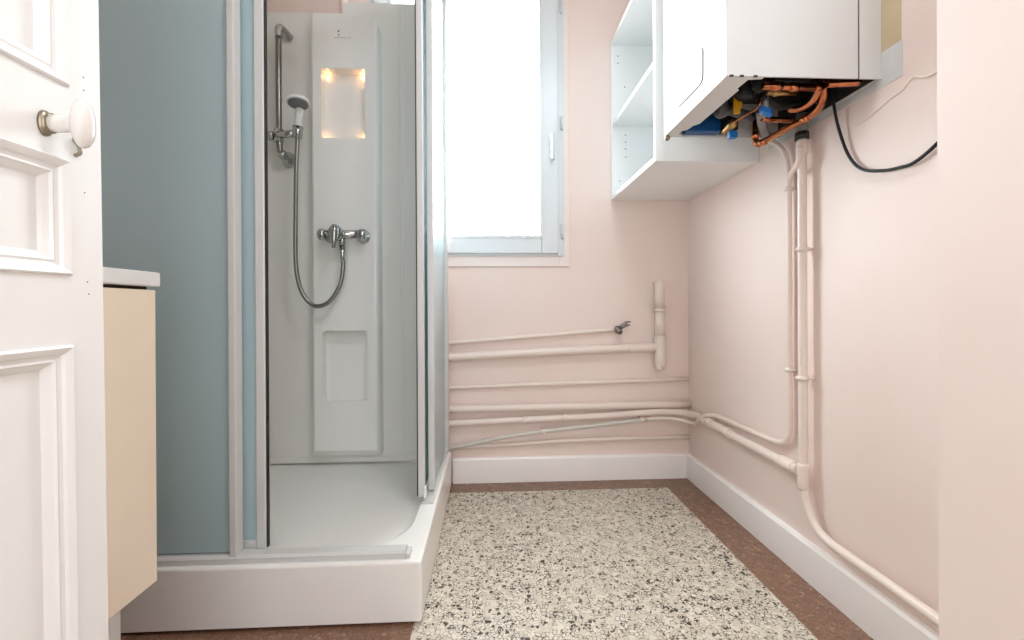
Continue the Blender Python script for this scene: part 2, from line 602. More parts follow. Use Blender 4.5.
PY0, PY1 = 0.02, 0.598
panels = ((0.13, 0.7304), (0.8176, 0.964), (1.055, 1.93))
DZ1 = 2.06
quad([(DX, DY0, 0.008), (DX, PY0, 0.008), (DX, PY0, DZ1), (DX, DY0, DZ1)])
quad([(DX, PY1, 0.008), (DX, DY1 - 0.003, 0.008), (DX, DY1 - 0.003, DZ1), (DX, PY1, DZ1)])
zz = [0.008] + [v for p in panels for v in p] + [DZ1]
for i in range(0, len(zz), 2):
    quad([(DX, PY0, zz[i]), (DX, PY1, zz[i]), (DX, PY1, zz[i + 1]), (DX, PY0, zz[i + 1])])
prof = [(0, 0), (0.001, 0.003), (0.003, 0.0045), (0.006, 0.003), (0.010, 0.0005), (0.012, -0.003), (0.016, -0.004), (0.019, -0.003), (0.021, -0.006), (0.026, -0.010), (0.029, -0.013), (0.031, -0.013)]
for z0, z1 in panels:
    rings = [[bm.verts.new((DX + d, y, z)) for y, z in ((PY0 + i, z0 + i), (PY1 - i, z0 + i), (PY1 - i, z1 - i), (PY0 + i, z1 - i))] for i, d in prof]
    for A, B in zip(rings, rings[1:]):
        for k in range(4):
            bm.faces.new((A[k], A[(k + 1) % 4], B[(k + 1) % 4], B[k]))
    bm.faces.new(rings[-1])
e = 0.003
quad([(DX, DY1 - e, 0.008), (DX - e, DY1, 0.008), (DX - e, DY1, DZ1), (DX, DY1 - e, DZ1)])
quad([(DX - e, DY1, 0.008), (DX - DT, DY1, 0.008), (DX - DT, DY1, DZ1), (DX - e, DY1, DZ1)])
quad([(DX - DT, DY1, 0.008), (DX - DT, DY0, 0.008), (DX - DT, DY0, DZ1), (DX - DT, DY1, DZ1)])
quad([(DX - DT, DY0, 0.008), (DX, DY0, 0.008), (DX, DY0, DZ1), (DX - DT, DY0, DZ1)])
quad([(DX - DT, DY0, DZ1), (DX, DY0, DZ1), (DX, DY1 - e, DZ1), (DX - DT, DY1, DZ1)])
quad([(DX - DT, DY0, 0.008), (DX, DY0, 0.008), (DX, DY1 - e, 0.008), (DX - DT, DY1, 0.008)])
mesh_obj('door_leaf', f, M['door'], door)
KY, KZ = 0.567, 0.998
f = MB().lathe([(0.0, 0.0155), (0.0025, 0.0150), (0.004, 0.0130), (0.005, 0.011), (0.007, 0.0105), (0.008, 0.0122), (0.0095, 0.0122), (0.010, 0.009)], (DX, KY, KZ), (1, 0, 0), 28, sy=0.62)
kb = mesh_obj('door_knob', f, M['nickel'], door)
kb['label'] = 'tarnished metal collar of the knob'
f = MB().lathe([(0.009, 0.0106), (0.018, 0.0108), (0.028, 0.0104), (0.037, 0.0115)], (DX, KY, KZ), (1, 0, 0), 24, sy=0.75)
kp = [(0.033, 0.012), (0.0345, 0.019), (0.037, 0.0240), (0.040, 0.0280), (0.0435, 0.0295), (0.047, 0.0285), (0.0505, 0.0245), (0.053, 0.017), (0.0545, 0.009), (0.055, 0.0)]
f.lathe(kp, (DX, KY, KZ), (1, 0, 0), 36, sy=0.42)
mesh_obj('knob_grip', f, M['porcelain'], kb)['label'] = 'oval white porcelain grip'
f = MB().tube(smooth_path([(DX + 0.001, 0.604, 0.993), (DX + 0.004, 0.606, 0.986), (DX + 0.004, 0.609, 0.977), (DX + 0.001, 0.605, 0.972)], 4), 0.0022, 8)
mesh_obj('key_cover', f, M['nickel'], door)
for y, z in ((0.620, 1.079), (0.620, 1.062), (0.619, 0.928), (0.621, 0.811), (0.6225, 0.795)):
    mesh_obj('nail_hole', MB().tube([(DX - 0.0005, y, z), (DX + 0.0004, y, z)], 0.0009, 8), M['hole'], door)

door.rotation_euler.x = 0.011                      # the old door hangs a little out of plumb
door.location.y += 0.0105

# ---------------------------------------------------------------- washbasin cabinet behind the door
vx, vy0, vy1, vz0, vz1 = -0.6625, 0.30, 0.930, 0.238, 0.816
van = thing('vanity_cabinet', ((XL + vx) / 2, (vy0 + vy1) / 2, 0), 'pale maple washbasin cabinet with white top behind the open door', 'cabinet')
f = MB().box(XL, vx - 0.019, vy0, vy1, vz0, 0.812, 0.001)
mesh_obj('body', f, M['wood'], van)
mesh_obj('top_rail', MB().box(XL, vx - 0.014, vy0 + 0.01, vy1 - 0.004, 0.812, 0.8225), M['gap_shade'], van)['label'] = 'dark strip painted as shade in the gap under the white top'  # dark colour stands in for the shade below the worktop
for y0, y1 in ((vy0 + 0.001, 0.612), (0.615, vy1)):
    dr = mesh_obj('cabinet_door', MB().box(vx - 0.018, vx, y0, y1, vz0 + 0.001, vz1, 0.0012), M['wood'], van)
    hk = 0.585 if y1 < 0.7 else 0.642
    h = MB().tube([(vx - 0.001, hk, 0.74), (vx + 0.018, hk, 0.74)], 0.005, 12)
    if y1 < 0.7:
        mesh_obj('knob', h, M['chrome'], dr)
    else:
        h.bm.free()
ct = MB()
ct.box(XL, -0.657, vy0 - 0.01, 0.937, 0.8225, 0.8512, 0.003)
mesh_obj('countertop', ct, M['counter'], van)['label'] = 'white worktop slab'
mesh_obj('leg', MB().box(-0.725, -0.699, 0.86, 0.888, 0.0, vz0, 0.002), M['counter'], van)['label'] = 'white square leg'

# ---------------------------------------------------------------- shower: tray
TX0, TX1, TY0, TY1, TZ = XL + 0.005, -0.170, 1.116, 1.972, 0.156
f = MB()
bm = f.bm
outer = round_rect(TX0, TX1, TY0, TY1, 0.012, 8)


def ring(a0, a1, b0, b1, r, z):
    return [bm.verts.new((x, y, z)) for x, y in round_rect(a0, a1, b0, b1, r, 8)]


i0 = 0.004
loops = [ring(TX0, TX1, TY0, TY1, 0.006, 0.009), ring(TX0, TX1, TY0, TY1, 0.006, TZ - 0.006), ring(TX0 + 0.0015, TX1 - 0.0015, TY0 + 0.0015, TY1 - 0.0015, 0.006, TZ - 0.0015),
         ring(TX0 + 0.006, TX1 - 0.006, TY0 + 0.006, TY1 - 0.006, 0.006, TZ),
         ring(TX0 + 0.05, TX1 - 0.050, TY0 + 0.05, TY1 - 0.042, 0.17, TZ), ring(TX0 + 0.053, TX1 - 0.053, TY0 + 0.053, TY1 - 0.044, 0.168, TZ - 0.002),
         ring(TX0 + 0.065, TX1 - 0.065, TY0 + 0.065, TY1 - 0.047, 0.16, TZ - 0.018), ring(TX0 + 0.085, TX1 - 0.085, TY0 + 0.085, TY1 - 0.050, 0.15, TZ - 0.025)]
for li, (A, B) in enumerate(zip(loops, loops[1:])):
    n = len(A)
    for k in range(n):
        fc = bm.faces.new((A[k], A[(k + 1) % n], B[(k + 1) % n], B[k]))
        fc.smooth = li >= 4
bm.faces.new(loops[-1])
bm.faces.new(loops[0][::-1])
tray = tag(mesh_obj('shower_tray', f, M['acrylic']), 'raised white shower tray standing on the terrazzo floor', 'shower tray')

# ---------------------------------------------------------------- shower: liner panels and column
f = MB()
f.box(TX0 + 0.075, -0.60, 1.910, 1.916, 0.137, 2.005, 0.001)
f.box(-0.60, -0.256, 1.910, 1.916, 0.137, 2.052, 0.001)
f.box(-0.257, -0.216, 1.910, 1.916, TZ + 0.001, 2.052, 0.001)
f.box(TX0 + 0.06, TX0 + 0.076, 1.910, 1.916, TZ + 0.001, 2.005, 0.001)
f.box(TX0 + 0.075, -0.256, 1.9075, 1.912, 0.138, 0.160, 0.002)
f.box(-0.372, -0.358, 1.9075, 1.912, 0.185, 2.04, 0.002)
lin = tag(mesh_obj('shower_back_panel', f, M['liner']), 'tall off white shower lining panel behind the shower column', 'shower panel')
f = MB().box(TX0 + 0.001, TX0 + 0.012, 1.17, 1.905, TZ + 0.0005, 2.005, 0.003)
tag(mesh_obj('shower_side_panel', f, M['liner']), 'off white shower lining panel on the left, behind the frosted glass', 'shower panel')

col = thing('shower_column', (-0.57, 1.88, 0.19), 'white moulded shower column with a lit niche and a lower niche', 'shower column')
CZ0, CZ1 = 0.180, 1.972
cp = [(-0.716, 1.909), (-0.714, 1.866), (-0.711, 1.855), (-0.704, 1.850), (-0.466, 1.850), (-0.459, 1.8512), (-0.453, 1.8545), (-0.449, 1.861), (-0.4465, 1.872), (-0.4455, 1.909)]
f = MB().prism(cp, 'z', CZ0, CZ1)
bm = f.bm
for no, co in (((0.86, 0, 0.50), (-0.472, 1.85, CZ1)), ((0, -0.75, -0.66), (-0.5, 1.85, 0.204)), ((0, -0.5, 0.86), (-0.5, 1.85, CZ1 - 0.006))):
    r = bmesh.ops.bisect_plane(bm, geom=bm.verts[:] + bm.edges[:] + bm.faces[:], plane_co=co, plane_no=no, clear_outer=True)
    ed = [x for x in r['geom_cut'] if isinstance(x, bmesh.types.BMEdge)]
    bmesh.ops.holes_fill(bm, edges=ed)
bmesh.ops.recalc_face_normals(bm, faces=bm.faces[:])
cb = mesh_obj('column_body', f, M['acrylic'], col)
c1 = MB().prism(round_rect(-0.672, -0.499, 1.466, 1.745, 0.006), 'y', 1.80, 1.898)
c2 = MB().prism(round_rect(-0.672, -0.494, 0.403, 0.688, 0.014), 'y', 1.80, 1.895)
c1, c2 = mesh_obj('niche_cut', c1, M['acrylic'], col), mesh_obj('niche_cut', c2, M['acrylic'], col)
bpy.context.view_layer.update()
cut(cb, [c1, c2])
# a lens strip on the niche back, two warm lamps in the upper corners, two in the lower ones
f = MB()
for x, z, s in ((-0.658, 1.732, 0.8), (-0.513, 1.732, 2.0), (-0.660, 1.478, 0.6), (-0.511, 1.478, 1.6)):
    ld = mesh_obj('niche_light', MB().lathe([(0, 0.0045), (0.003, 0.004), (0.004, 0.002)], (x, 1.899, z), (0, -1, 0), 14), M['led'], col)
    light_point('niche_lamp', (x, 1.888, z), 0.012 * s, (1.0, 0.50, 0.18), col)
f = MB().prism(round_rect(-0.620, -0.552, 1.868, 1.922, 0.004), 'y', 1.8465, 1.852)
pad = mesh_obj('control_pad', f, M['acrylic'], col)
for z in (1.893, 1.878):
    mesh_obj('button', MB().tube([(-0.600, 1.8455, z), (-0.600, 1.848, z)], 0.0032, 10), M['hole'] if z > 1.885 else M['grey_pl'], pad)

# ---------------------------------------------------------------- shower: glazed enclosure (corner entry)
enc = thing('shower_enclosure', (-0.6, 1.145, 0.15), 'corner shower enclosure of blue frosted glass in white metal frames', 'shower enclosure')
RZ0, RZ1 = 0.156, 2.10
f = MB()
f.prism([(1.128, RZ0), (1.170, RZ0), (1.170, RZ0 + 0.008), (1.160, RZ0 + 0.020), (1.134, RZ0 + 0.020), (1.128, RZ0 + 0.014)], 'x', TX0 + 0.01, -0.212)
f.box(-0.2125, -0.200, 1.130, 1.166, RZ0, RZ0 + 0.013, 0.003)
mesh_obj('front_rail', f, M['alu'], enc)
f = MB().prism([(-0.182, RZ0), (-0.217, RZ0), (-0.217, RZ0 + 0.006), (-0.213, RZ0 + 0.008), (-0.186, RZ0 + 0.008), (-0.182, RZ0 + 0.006)], 'y', 1.44, 1.968)
mesh_obj('side_rail', f, M['alu'], enc)
f = MB().box(TX0 + 0.01, -0.178, 1.126, 1.186, RZ1, RZ1 + 0.04, 0.003)
mesh_obj('top_rail', f, M['alu'], enc)
mesh_obj('top_rail', MB().box(-0.236, -0.178, 1.186, 1.970, RZ1, RZ1 + 0.04, 0.003), M['alu'], enc)
# front: fixed pane and the slid-back door
fp = mesh_obj('fixed_panel', MB().box(TX0 + 0.03, -0.628, 1.142, 1.148, RZ0 + 0.024, RZ1), M['frost'], enc)
mesh_obj('stile', MB().box(-0.636, -0.619, 1.130, 1.163, RZ0 + 0.016, RZ1, 0.002), M['alu'], fp)
mesh_obj('stile', MB().box(TX0 + 0.01, TX0 + 0.035, 1.130, 1.163, RZ0 + 0.016, RZ1, 0.002), M['alu'], fp)
sd = mesh_obj('sliding_door', MB().box(-0.96, -0.585, 1.178, 1.183, RZ0 + 0.03, RZ1 - 0.005), M['frost'], enc)
mesh_obj('stile', MB().box(-0.592, -0.568, 1.170, 1.190, RZ0 + 0.014, RZ1 - 0.003, 0.003), M['alu'], sd)
mesh_obj('seal', MB().box(-0.568, -0.5655, 1.174, 1.186, RZ0 + 0.016, RZ1 - 0.003), M['seal'], sd)
mesh_obj('bottom_rail', MB().box(-0.96, -0.592, 1.174, 1.187, RZ0 + 0.014, RZ0 + 0.034, 0.002), M['alu'], sd)
# right side
fp = mesh_obj('fixed_panel', MB().box(-0.198, -0.193, 1.53, 1.955, RZ0 + 0.012, RZ1), M['frost'], enc)
mesh_obj('stile', MB().box(-0.207, -0.186, 1.520, 1.542, RZ0 + 0.012, RZ1, 0.002), M['alu'], fp)
mesh_obj('stile', MB().box(-0.210, -0.178, 1.940, 1.970, RZ0 + 0.004, RZ1, 0.002), M['alu'], fp)
sd = mesh_obj('sliding_door', MB().box(-0.224, -0.219, 1.475, 1.86, RZ0 + 0.02, RZ1 - 0.005), M['frost'], enc)
mesh_obj('stile', MB().box(-0.232, -0.211, 1.460, 1.484, RZ0 + 0.014, RZ1 - 0.003, 0.003), M['alu'], sd)
mesh_obj('seal', MB().box(-0.2355, -0.232, 1.464, 1.480, RZ0 + 0.016, RZ1 - 0.003), M['seal'], sd)
mesh_obj('guide', MB().box(-0.213, -0.205, 1.452, 1.470, RZ0 + 0.012, RZ0 + 0.05, 0.002), M['white_pl'], sd)

# ---------------------------------------------------------------- shower fittings
rail = thing('shower_rail', (-0.838, 1.91, 1.38), 'chrome slide rail on the shower lining left of the column', 'shower rail')
f = MB().tube(smooth_path([(-0.838, 1.850, 1.88), (-0.838, 1.850, 1.60), (-0.838, 1.850, 1.47), (-0.836, 1.850, 1.43), (-0.834, 1.852, 1.405)], 6), 0.0115, 16)
mesh_obj('pole', f, M['dark_chrome'], rail)
f = MB().tube(smooth_path([(-0.838, 1.850, 1.866), (-0.838, 1.850, 1.89), (-0.835, 1.858, 1.906), (-0.829, 1.88, 1.904), (-0.824, 1.909, 1.896)], 5), [0.0130 + 0.008 * (i / 20) ** 2 for i in range(21)], 16)
mesh_obj('bracket', f, M['chrome'], rail)
f = MB().lathe([(0, 0.027), (0.008, 0.026), (0.018, 0.022), (0.035, 0.017), (0.060, 0.0145), (0.066, 0.008)], (-0.822, 1.9095, 1.392), (-0.12, -1, 0.12), 22, sz=1.25)
mesh_obj('bracket', f, M['chrome'], rail)
hold = MB().tube([(-0.838, 1.850, 1.445), (-0.838, 1.850, 1.495)], [0.0175, 0.0175], 20)
hold.tube([(-0.858, 1.846, 1.47), (-0.762, 1.822, 1.470)], [0.014, 0.0135], 16)
hold.lathe([(0, 0.016), (0.012, 0.018), (0.024, 0.018), (0.03, 0.013)], (-0.855, 1.848, 1.47), (-1, 0.1, 0), 18)
hold.tube([(-0.752, 1.815, 1.448), (-0.748, 1.812, 1.493)], [0.0165, 0.020], 18)
mesh_obj('holder', hold, M['chrome'], rail)

hs = thing('hand_shower', (-0.745, 1.81, 0.79), 'white hand shower with a metal hose in the slide rail holder', 'hand shower')
f = MB().tube(smooth_path([(-0.7485, 1.813, 1.470), (-0.745, 1.810, 1.52), (-0.739, 1.806, 1.560), (-0.733, 1.790, 1.587)], 5), [0.0125 + 0.005 * (i / 15) for i in range(16)], 16)
mesh_obj('handle', f, M['white_pl'], hs)
ax = Vector((0.05, -0.20, -0.97)).normalized()
ho = Vector((-0.731, 1.778, 1.583))
f = MB().lathe([(-0.008, 0.004), (-0.006, 0.020), (0.002, 0.036), (0.008, 0.0420), (0.014, 0.0440), (0.017, 0.043), (0.018, 0.040)], ho, ax, 36)
hdm = mesh_obj('head', f, M['white_pl'], hs)
f = MB().lathe([(0.0165, 0.037), (0.0195, 0.036), (0.0205, 0.028), (0.021, 0.0)], ho, ax, 36)
mesh_obj('spray_face', f, M['rose_face'], hdm)['label'] = 'grey spray face'
hp = [(-0.749, 1.814, 1.460), (-0.751, 1.812, 1.43), (-0.753, 1.806, 1.319), (-0.754, 1.803, 1.202), (-0.755, 1.80, 0.984), (-0.745, 1.80, 0.888), (-0.720, 1.80, 0.822), (-0.678, 1.80, 0.788), (-0.628, 1.80, 0.804), (-0.587, 1.80, 0.866), (-0.573, 1.80, 0.933), (-0.575, 1.802, 0.985), (-0.577, 1.803, 1.030)]
sp = smooth_path(hp, 40)
f = MB().tube(sp, [0.0078 + (0.0009 if i % 2 else 0) for i in range(len(sp))], 12)
mesh_obj('hose', f, M['hose'], hs)['label'] = 'ribbed metal hose hanging in a loop'
f = MB().tube([(-0.574, 1.801, 0.955), (-0.577, 1.803, 1.026)], [0.0085, 0.0105], 14)
mesh_obj('hose_nut', f, M['chrome'], hs)

mix = thing('shower_mixer', (-0.575, 1.85, 1.03), 'chrome shower mixer tap on the front of the column', 'tap')
f = MB().tube([(-0.652, 1.800, 1.068), (-0.490, 1.800, 1.068)], 0.0180, 22)
f.lathe([(0, 0.0185), (0.004, 0.0225), (0.02, 0.0225), (0.028, 0.019)], (-0.511, 1.800, 1.068), (1, 0, 0), 24)
f.lathe([(0, 0.0185), (0.006, 0.0235), (0.022, 0.0225), (0.027, 0.017)], (-0.640, 1.800, 1.068), (-1, 0, 0), 24)
mesh_obj('body', f, M['chrome'], mix)
for x in (-0.632, -0.508):
    f = MB().lathe([(0, 0.029), (0.004, 0.028), (0.012, 0.017), (0.05, 0.015)], (x, 1.850, 1.068), (0, -1, 0), 22)
    mesh_obj('wall_flange', f, M['chrome'], mix)
f = MB().lathe([(0, 0.024), (0.012, 0.028), (0.026, 0.028), (0.036, 0.022), (0.041, 0.010), (0.042, 0)], (-0.592, 1.792, 1.070), (0, -1, 0), 26, sz=1.1)
f.tube(smooth_path([(-0.588, 1.752, 1.092), (-0.586, 1.742, 1.07), (-0.588, 1.742, 1.035), (-0.592, 1.748, 1.010)], 5), [0.013 - 0.006 * i / 15 for i in range(16)], 14)
mesh_obj('lever', f, M['chrome'], mix)
f = MB().tube([(-0.577, 1.803, 1.028), (-0.577, 1.803, 1.056)], 0.012, 16)
mesh_obj('outlet', f, M['chrome'], mix)

# ---------------------------------------------------------------- pipes on the back wall
GB = 'painted pipes along the back wall'


def pipe(name, pts, r, m, label, cat='pipe', group=None, sm=True, step=6):
    P = smooth_path(pts, step) if sm else pts
    lo = min(P, key=lambda p: p[2])
    root = thing(name, tuple(lo), label, cat, group)
    mesh_obj('tube', MB().tube(P, r, 16), m, root)
    return root


def collar(root, a, b, r, m, name='coupling'):
    return mesh_obj(name, MB().tube([a, Vector(a).lerp(Vector(b), 0.08), Vector(a).lerp(Vector(b), 0.92), b], [r * 0.9, r, r, r * 0.9], 16), m, root)


def wall_clip(root, p, ax, r, wall, name='clip', m=None):
    """ring round the pipe at p, with a stem to the wall point"""
    m = m or M['pink_pipe']
    p, ax = Vector(p), Vector(ax).normalized()
    f = MB().tube([p - ax * 0.006, p + ax * 0.006], r + 0.003, 16)
    f.tube([p, Vector(wall)], 0.004, 10)
    d = (Vector(wall) - p).normalized()
    f.tube([p - d * (r + 0.005), p], 0.0035, 10)
    return mesh_obj(name, f, m, root)


W = YB
wst = pipe('waste_pipe', [(-0.30, 1.995, 0.558), (-0.183, 1.995, 0.562), (0.313, 1.995, 0.584), (0.62, 1.995, 0.594), (0.755, 1.995, 0.5985)], 0.0188, M['pink_pipe'], 'thick pink waste pipe on the back wall running into an upright tee', group=None)
f = MB().tube([(0.762, 1.993, 0.897), (0.763, 1.993, 0.892), (0.766, 1.993, 0.77)], [0.0205, 0.0225, 0.0225], 20)
f.tube([(0.766, 1.993, 0.770), (0.766, 1.993, 0.758)], 0.0250, 20)
f.tube([(0.766, 1.993, 0.758), (0.766, 1.993, 0.645)], 0.0215, 20)
f.tube([(0.766, 1.993, 0.650), (0.767, 1.993, 0.515), (0.766, 1.993, 0.503)], [0.0255, 0.0255, 0.021], 20)
f.tube([(0.755, 1.978, 0.515), (0.757, 1.972, 0.494)], [0.016, 0.012], 14)
mesh_obj('upright_tee', f, M['pink_pipe'], wst)
collar(wst, (0.62, 1.995, 0.5935), (0.745, 1.995, 0.598), 0.0205, M['pink_pipe'])
wall_clip(wst, (0.745, 1.997, 0.598), (1, 0, 0), 0.018, (0.745, W, 0.575))

gp = pipe('supply_pipe', [(-0.30, 2.004, 0.615), (-0.183, 2.004, 0.624), (0.224, 2.004, 0.653), (0.57, 2.004, 0.678)], 0.0095, M['pink_pipe'], 'slim pink pipe ending in a tap valve, highest on the back wall')
v = MB().lathe([(0, 0.010), (0.004, 0.0165), (0.020, 0.0165), (0.026, 0.011)], (0.562, 2.001, 0.676), (0.9, -0.1, 0.1), 8)
v.lathe([(0, 0.009), (0.008, 0.0125), (0.022, 0.0125), (0.026, 0.010)], (0.574, 1.998, 0.676), (0.25, -0.75, -0.35), 12)
v.tube([(0.58, 1.996, 0.682), (0.612, 1.985, 0.704)], [0.009, 0.010], 12)
v.lathe([(0, 0.008), (0.003, 0.013), (0.012, 0.013), (0.014, 0.007)], (0.604, 1.99, 0.700), (0.75, -0.3, 0.25), 8)
v.box(0.612, 0.626, 1.975, 1.990, 0.694, 0.701, 0.002)
v.box(0.612, 0.628, 1.975, 1.990, 0.709, 0.716, 0.002)
mesh_obj('valve', v, M['dark_chrome'], gp)['label'] = 'bare grey metal shut off valve'

pipe('heating_pipe', [(-0.30, 2.010, 0.421), (-0.181, 2.010, 0.425), (0.315, 2.010, 0.437), (0.90, 2.010, 0.449)], 0.0092, M['pink_pipe'], 'slim pink pipe just below the thick waste pipe on the back wall', group=None)
hp2 = pipe('heating_pipe', [(-0.30, 2.000, 0.331), (-0.18, 2.000, 0.332), (0.036, 2.000, 0.333), (0.4, 2.000, 0.335), (0.9075, 2.000, 0.338)], 0.0165, M['pink_pipe'], 'thick straight pink pipe ending at the corner, third pipe down the back wall')
collar(hp2, (0.036, 2.0, 0.333), (0.20, 2.0, 0.334), 0.0170, M['pink_pipe'])
hp3 = pipe('heating_pipe', [(-0.30, 1.997, 0.266), (-0.18, 1.997, 0.270), (0.133, 1.997, 0.280), (0.492, 1.997, 0.291), (0.674, 1.995, 0.302), (0.80, 1.990, 0.306), (0.862, 1.965, 0.305), (0.884, 1.92, 0.308), (0.886, 1.84, 0.313), (0.886, 1.72, 0.310), (0.886, 1.55, 0.307), (0.886, 1.40, 0.307), (0.886, 1.255, 0.307)], 0.0145, M['pink_pipe'], 'pink pipe bending round the corner from the back wall onto the right wall')
for x in (0.15, 0.33):
    wall_clip(hp3, (x, 1.997, 0.2805 + (x - 0.133) * 0.03), (1, 0, 0), 0.0145, (x, W, 0.29))
collar(hp3, (0.886, 1.785, 0.312), (0.886, 1.755, 0.311), 0.0195, M['pink_pipe'], 'union_nut')
collar(hp3, (0.886, 1.835, 0.313), (0.886, 1.80, 0.312), 0.0185, M['pink_pipe'], 'union_nut')
collar(hp3, (0.886, 1.74, 0.311), (0.886, 1.645, 0.308), 0.0170, M['pink_pipe'])
collar(hp3, (0.886, 1.645, 0.308), (0.886, 1.620, 0.308), 0.0195, M['pink_pipe'], 'union_nut')
collar(hp3, (0.886, 1.335, 0.307), (0.886, 1.270, 0.307), 0.0180, M['pink_pipe'])

gr = pipe('gas_pipe', [(-0.28, 1.988, 0.130), (-0.179, 1.986, 0.164), (-0.088, 1.984, 0.180), (0.043, 1.983, 0.205), (0.22, 1.982, 0.229), (0.488, 1.980, 0.255), (0.714, 1.978, 0.278), (0.79, 1.972, 0.281), (0.845, 1.945, 0.278), (0.868, 1.90, 0.276), (0.872, 1.872, 0.285), (0.874, 1.835, 0.313), (0.880, 1.785, 0.338), (0.888, 1.725, 0.349), (0.892, 1.64, 0.351), (0.893, 1.45, 0.353), (0.894, 1.385, 0.353), (0.894, 1.335, 0.362), (0.894, 1.310, 0.385), (0.894, 1.303, 0.42), (0.894, 1.303, 0.588), (0.894, 1.301, 0.955), (0.893, 1.302, 1.14), (0.892, 1.305, 1.20), (0.888, 1.318, 1.245), (0.880, 1.335, 1.270), (0.865, 1.345, 1.287), (0.862, 1.345, 1.298)], 0.0078, M['pink_pipe'],
          'thin pipe crossing the back wall aslant and looping over another at the corner')
mesh_obj('grey_sleeve', MB().tube(smooth_path([(-0.28, 1.988, 0.130), (-0.179, 1.986, 0.164), (-0.088, 1.984, 0.180), (0.043, 1.983, 0.205), (0.22, 1.982, 0.229), (0.488, 1.980, 0.255), (0.70, 1.978, 0.2768)], 6), 0.0092, 16), M['grey_pipe'], gr)['label'] = 'light grey sheathed length on the back wall'
wall_clip(gr, (0.235, 1.981, 0.2305), (1, 0, 0.1), 0.0090, (0.235, W, 0.236))
wall_clip(gr, (0.675, 1.980, 0.2745), (1, 0, 0.1), 0.0090, (0.675, W, 0.280))
wall_clip(gr, (0.894, 1.303, 0.588), (0, 0, 1), 0.0078, (XR, 1.290, 0.588), m=M['pale_trim'])
wall_clip(gr, (0.893, 1.302, 1.128), (0, 0, 1), 0.0078, (XR, 1.290, 1.128), m=M['pale_trim'])
pipe('heating_pipe', [(-0.30, 2.010, 0.150), (-0.05, 2.010, 0.163), (0.044, 2.010, 0.166), (0.313, 2.010, 0.178), (0.586, 2.010, 0.184), (0.9075, 2.010, 0.185)], 0.0092, M['pink_pipe'], 'slim pink pipe lowest on the back wall, just above the baseboard')

# ---------------------------------------------------------------- vertical pipe on the right wall
tk = pipe('drain_pipe', [(0.882, 1.229, 1.252), (0.882, 1.229, 1.10), (0.882, 1.229, 0.945), (0.882, 1.229, 0.60), (0.882, 1.228, 0.33), (0.882, 1.225, 0.272), (0.882, 1.212, 0.225), (0.882, 1.180, 0.180), (0.882, 1.135, 0.1625), (0.882, 1.062, 0.160), (0.882, 0.951, 0.159), (0.882, 0.847, 0.157), (0.882, 0.60, 0.154)], 0.0115, M['pink_pipe'],
          'thick pink upright pipe on the right wall that sweeps down along the baseboard')
collar(tk, (0.882, 1.229, 1.245), (0.882, 1.229, 1.205), 0.0150, M['pink_pipe'])
collar(tk, (0.882, 1.228, 0.335), (0.882, 1.227, 0.262), 0.0155, M['pink_pipe'])
mesh_obj('rubber_collar', MB().tube([(0.882, 1.229, 1.247), (0.882, 1.229, 1.267)], 0.0180, 18), M['seal'], tk)['label'] = 'black rubber collar'
mesh_obj('upper_tube', MB().tube([(0.884, 1.231, 1.266), (0.884, 1.231, 1.32)], 0.0150, 18), M['grey_pl'], tk)
f = MB().tube(smooth_path([(0.869, 1.221, 1.225), (0.868, 1.222, 1.19), (0.870, 1.238, 1.172), (0.880, 1.275, 1.162), (0.890, 1.296, 1.150), (0.894, 1.302, 1.13)], 5), 0.0078, 14)
mesh_obj('overflow_branch', f, M['pink_pipe'], tk)
wall_clip(tk, (0.882, 1.229, 0.938), (0, 0, 1), 0.0135, (XR, 1.222, 0.938), m=M['pale_trim'])
wall_clip(tk, (0.882, 1.229, 0.575), (0, 0, 1), 0.0130, (XR, 1.215, 0.575))

pipe('riser_pipe', [(-0.627, 2.003, 1.0), (-0.627, 2.003, 1.6), (-0.627, 2.003, 2.495)], 0.0150, M['pink_pipe'], 'upright pink pipe on the back wall above the shower column')

# ---------------------------------------------------------------- wall cabinet
CX0, CY0, CY1, CZB, CZT, T = 0.5529, 1.4718, YB - 0.001, 1.263, 1.972, 0.018
cab = thing('wall_cabinet', ((CX0 + XR) / 2, (CY0 + CY1) / 2, CZB), 'open white wall cabinet with one shelf in the corner behind the boiler', 'cabinet')


def board(name, x0, x1, y0, y1, z0, z1):
    f = MB()
    f.box(x0 + 0.0015, x1, y0, y1, z0, z1, 0.0006)
    f.slot = 1
    f.box(x0, x0 + 0.0014, y0 + 0.0002, y1 - 0.0002, z0 + 0.0002, z1 - 0.0002)
    return mesh_obj(name, f, [M['melamine'], M['mel_edge']], cab)


board('bottom_panel', CX0, XR - 0.001, CY0 + T, CY1 - T, CZB, CZB + T)
board('top_panel', CX0, XR - 0.001, CY0 + T, CY1 - T, CZT - T, CZT)
board('side_panel', CX0, XR - 0.001, CY0, CY0 + T, CZB, CZT)
fp = board('side_panel', CX0, XR - 0.001, CY1 - T, CY1, CZB, CZT)
board('shelf', CX0 + 0.004, XR - 0.012, CY0 + T, CY1 - T, 1.590, 1.608)
mesh_obj('back_panel', MB().box(XR - 0.010, XR - 0.002, CY0 + T, CY1 - T, CZB + T, CZT - T), M['melamine'], cab)
yf = CY1 - T
hl = MB()
for x, z in ((0.582, 1.906), (0.582, 1.875), (0.612, 1.768), (0.615, 1.552), (0.615, 1.52), (0.615, 1.489), (0.615, 1.453), (0.588, 1.345), (0.588, 1.313), (0.79, 1.768), (0.79, 1.552), (0.79, 1.52), (0.79, 1.489), (0.79, 1.453)):
    mesh_obj('peg_hole', MB().tube([(x, yf + 0.001, z), (x, yf - 0.0006, z)], 0.0026, 10), M['hole'], fp)
hl.bm.free()

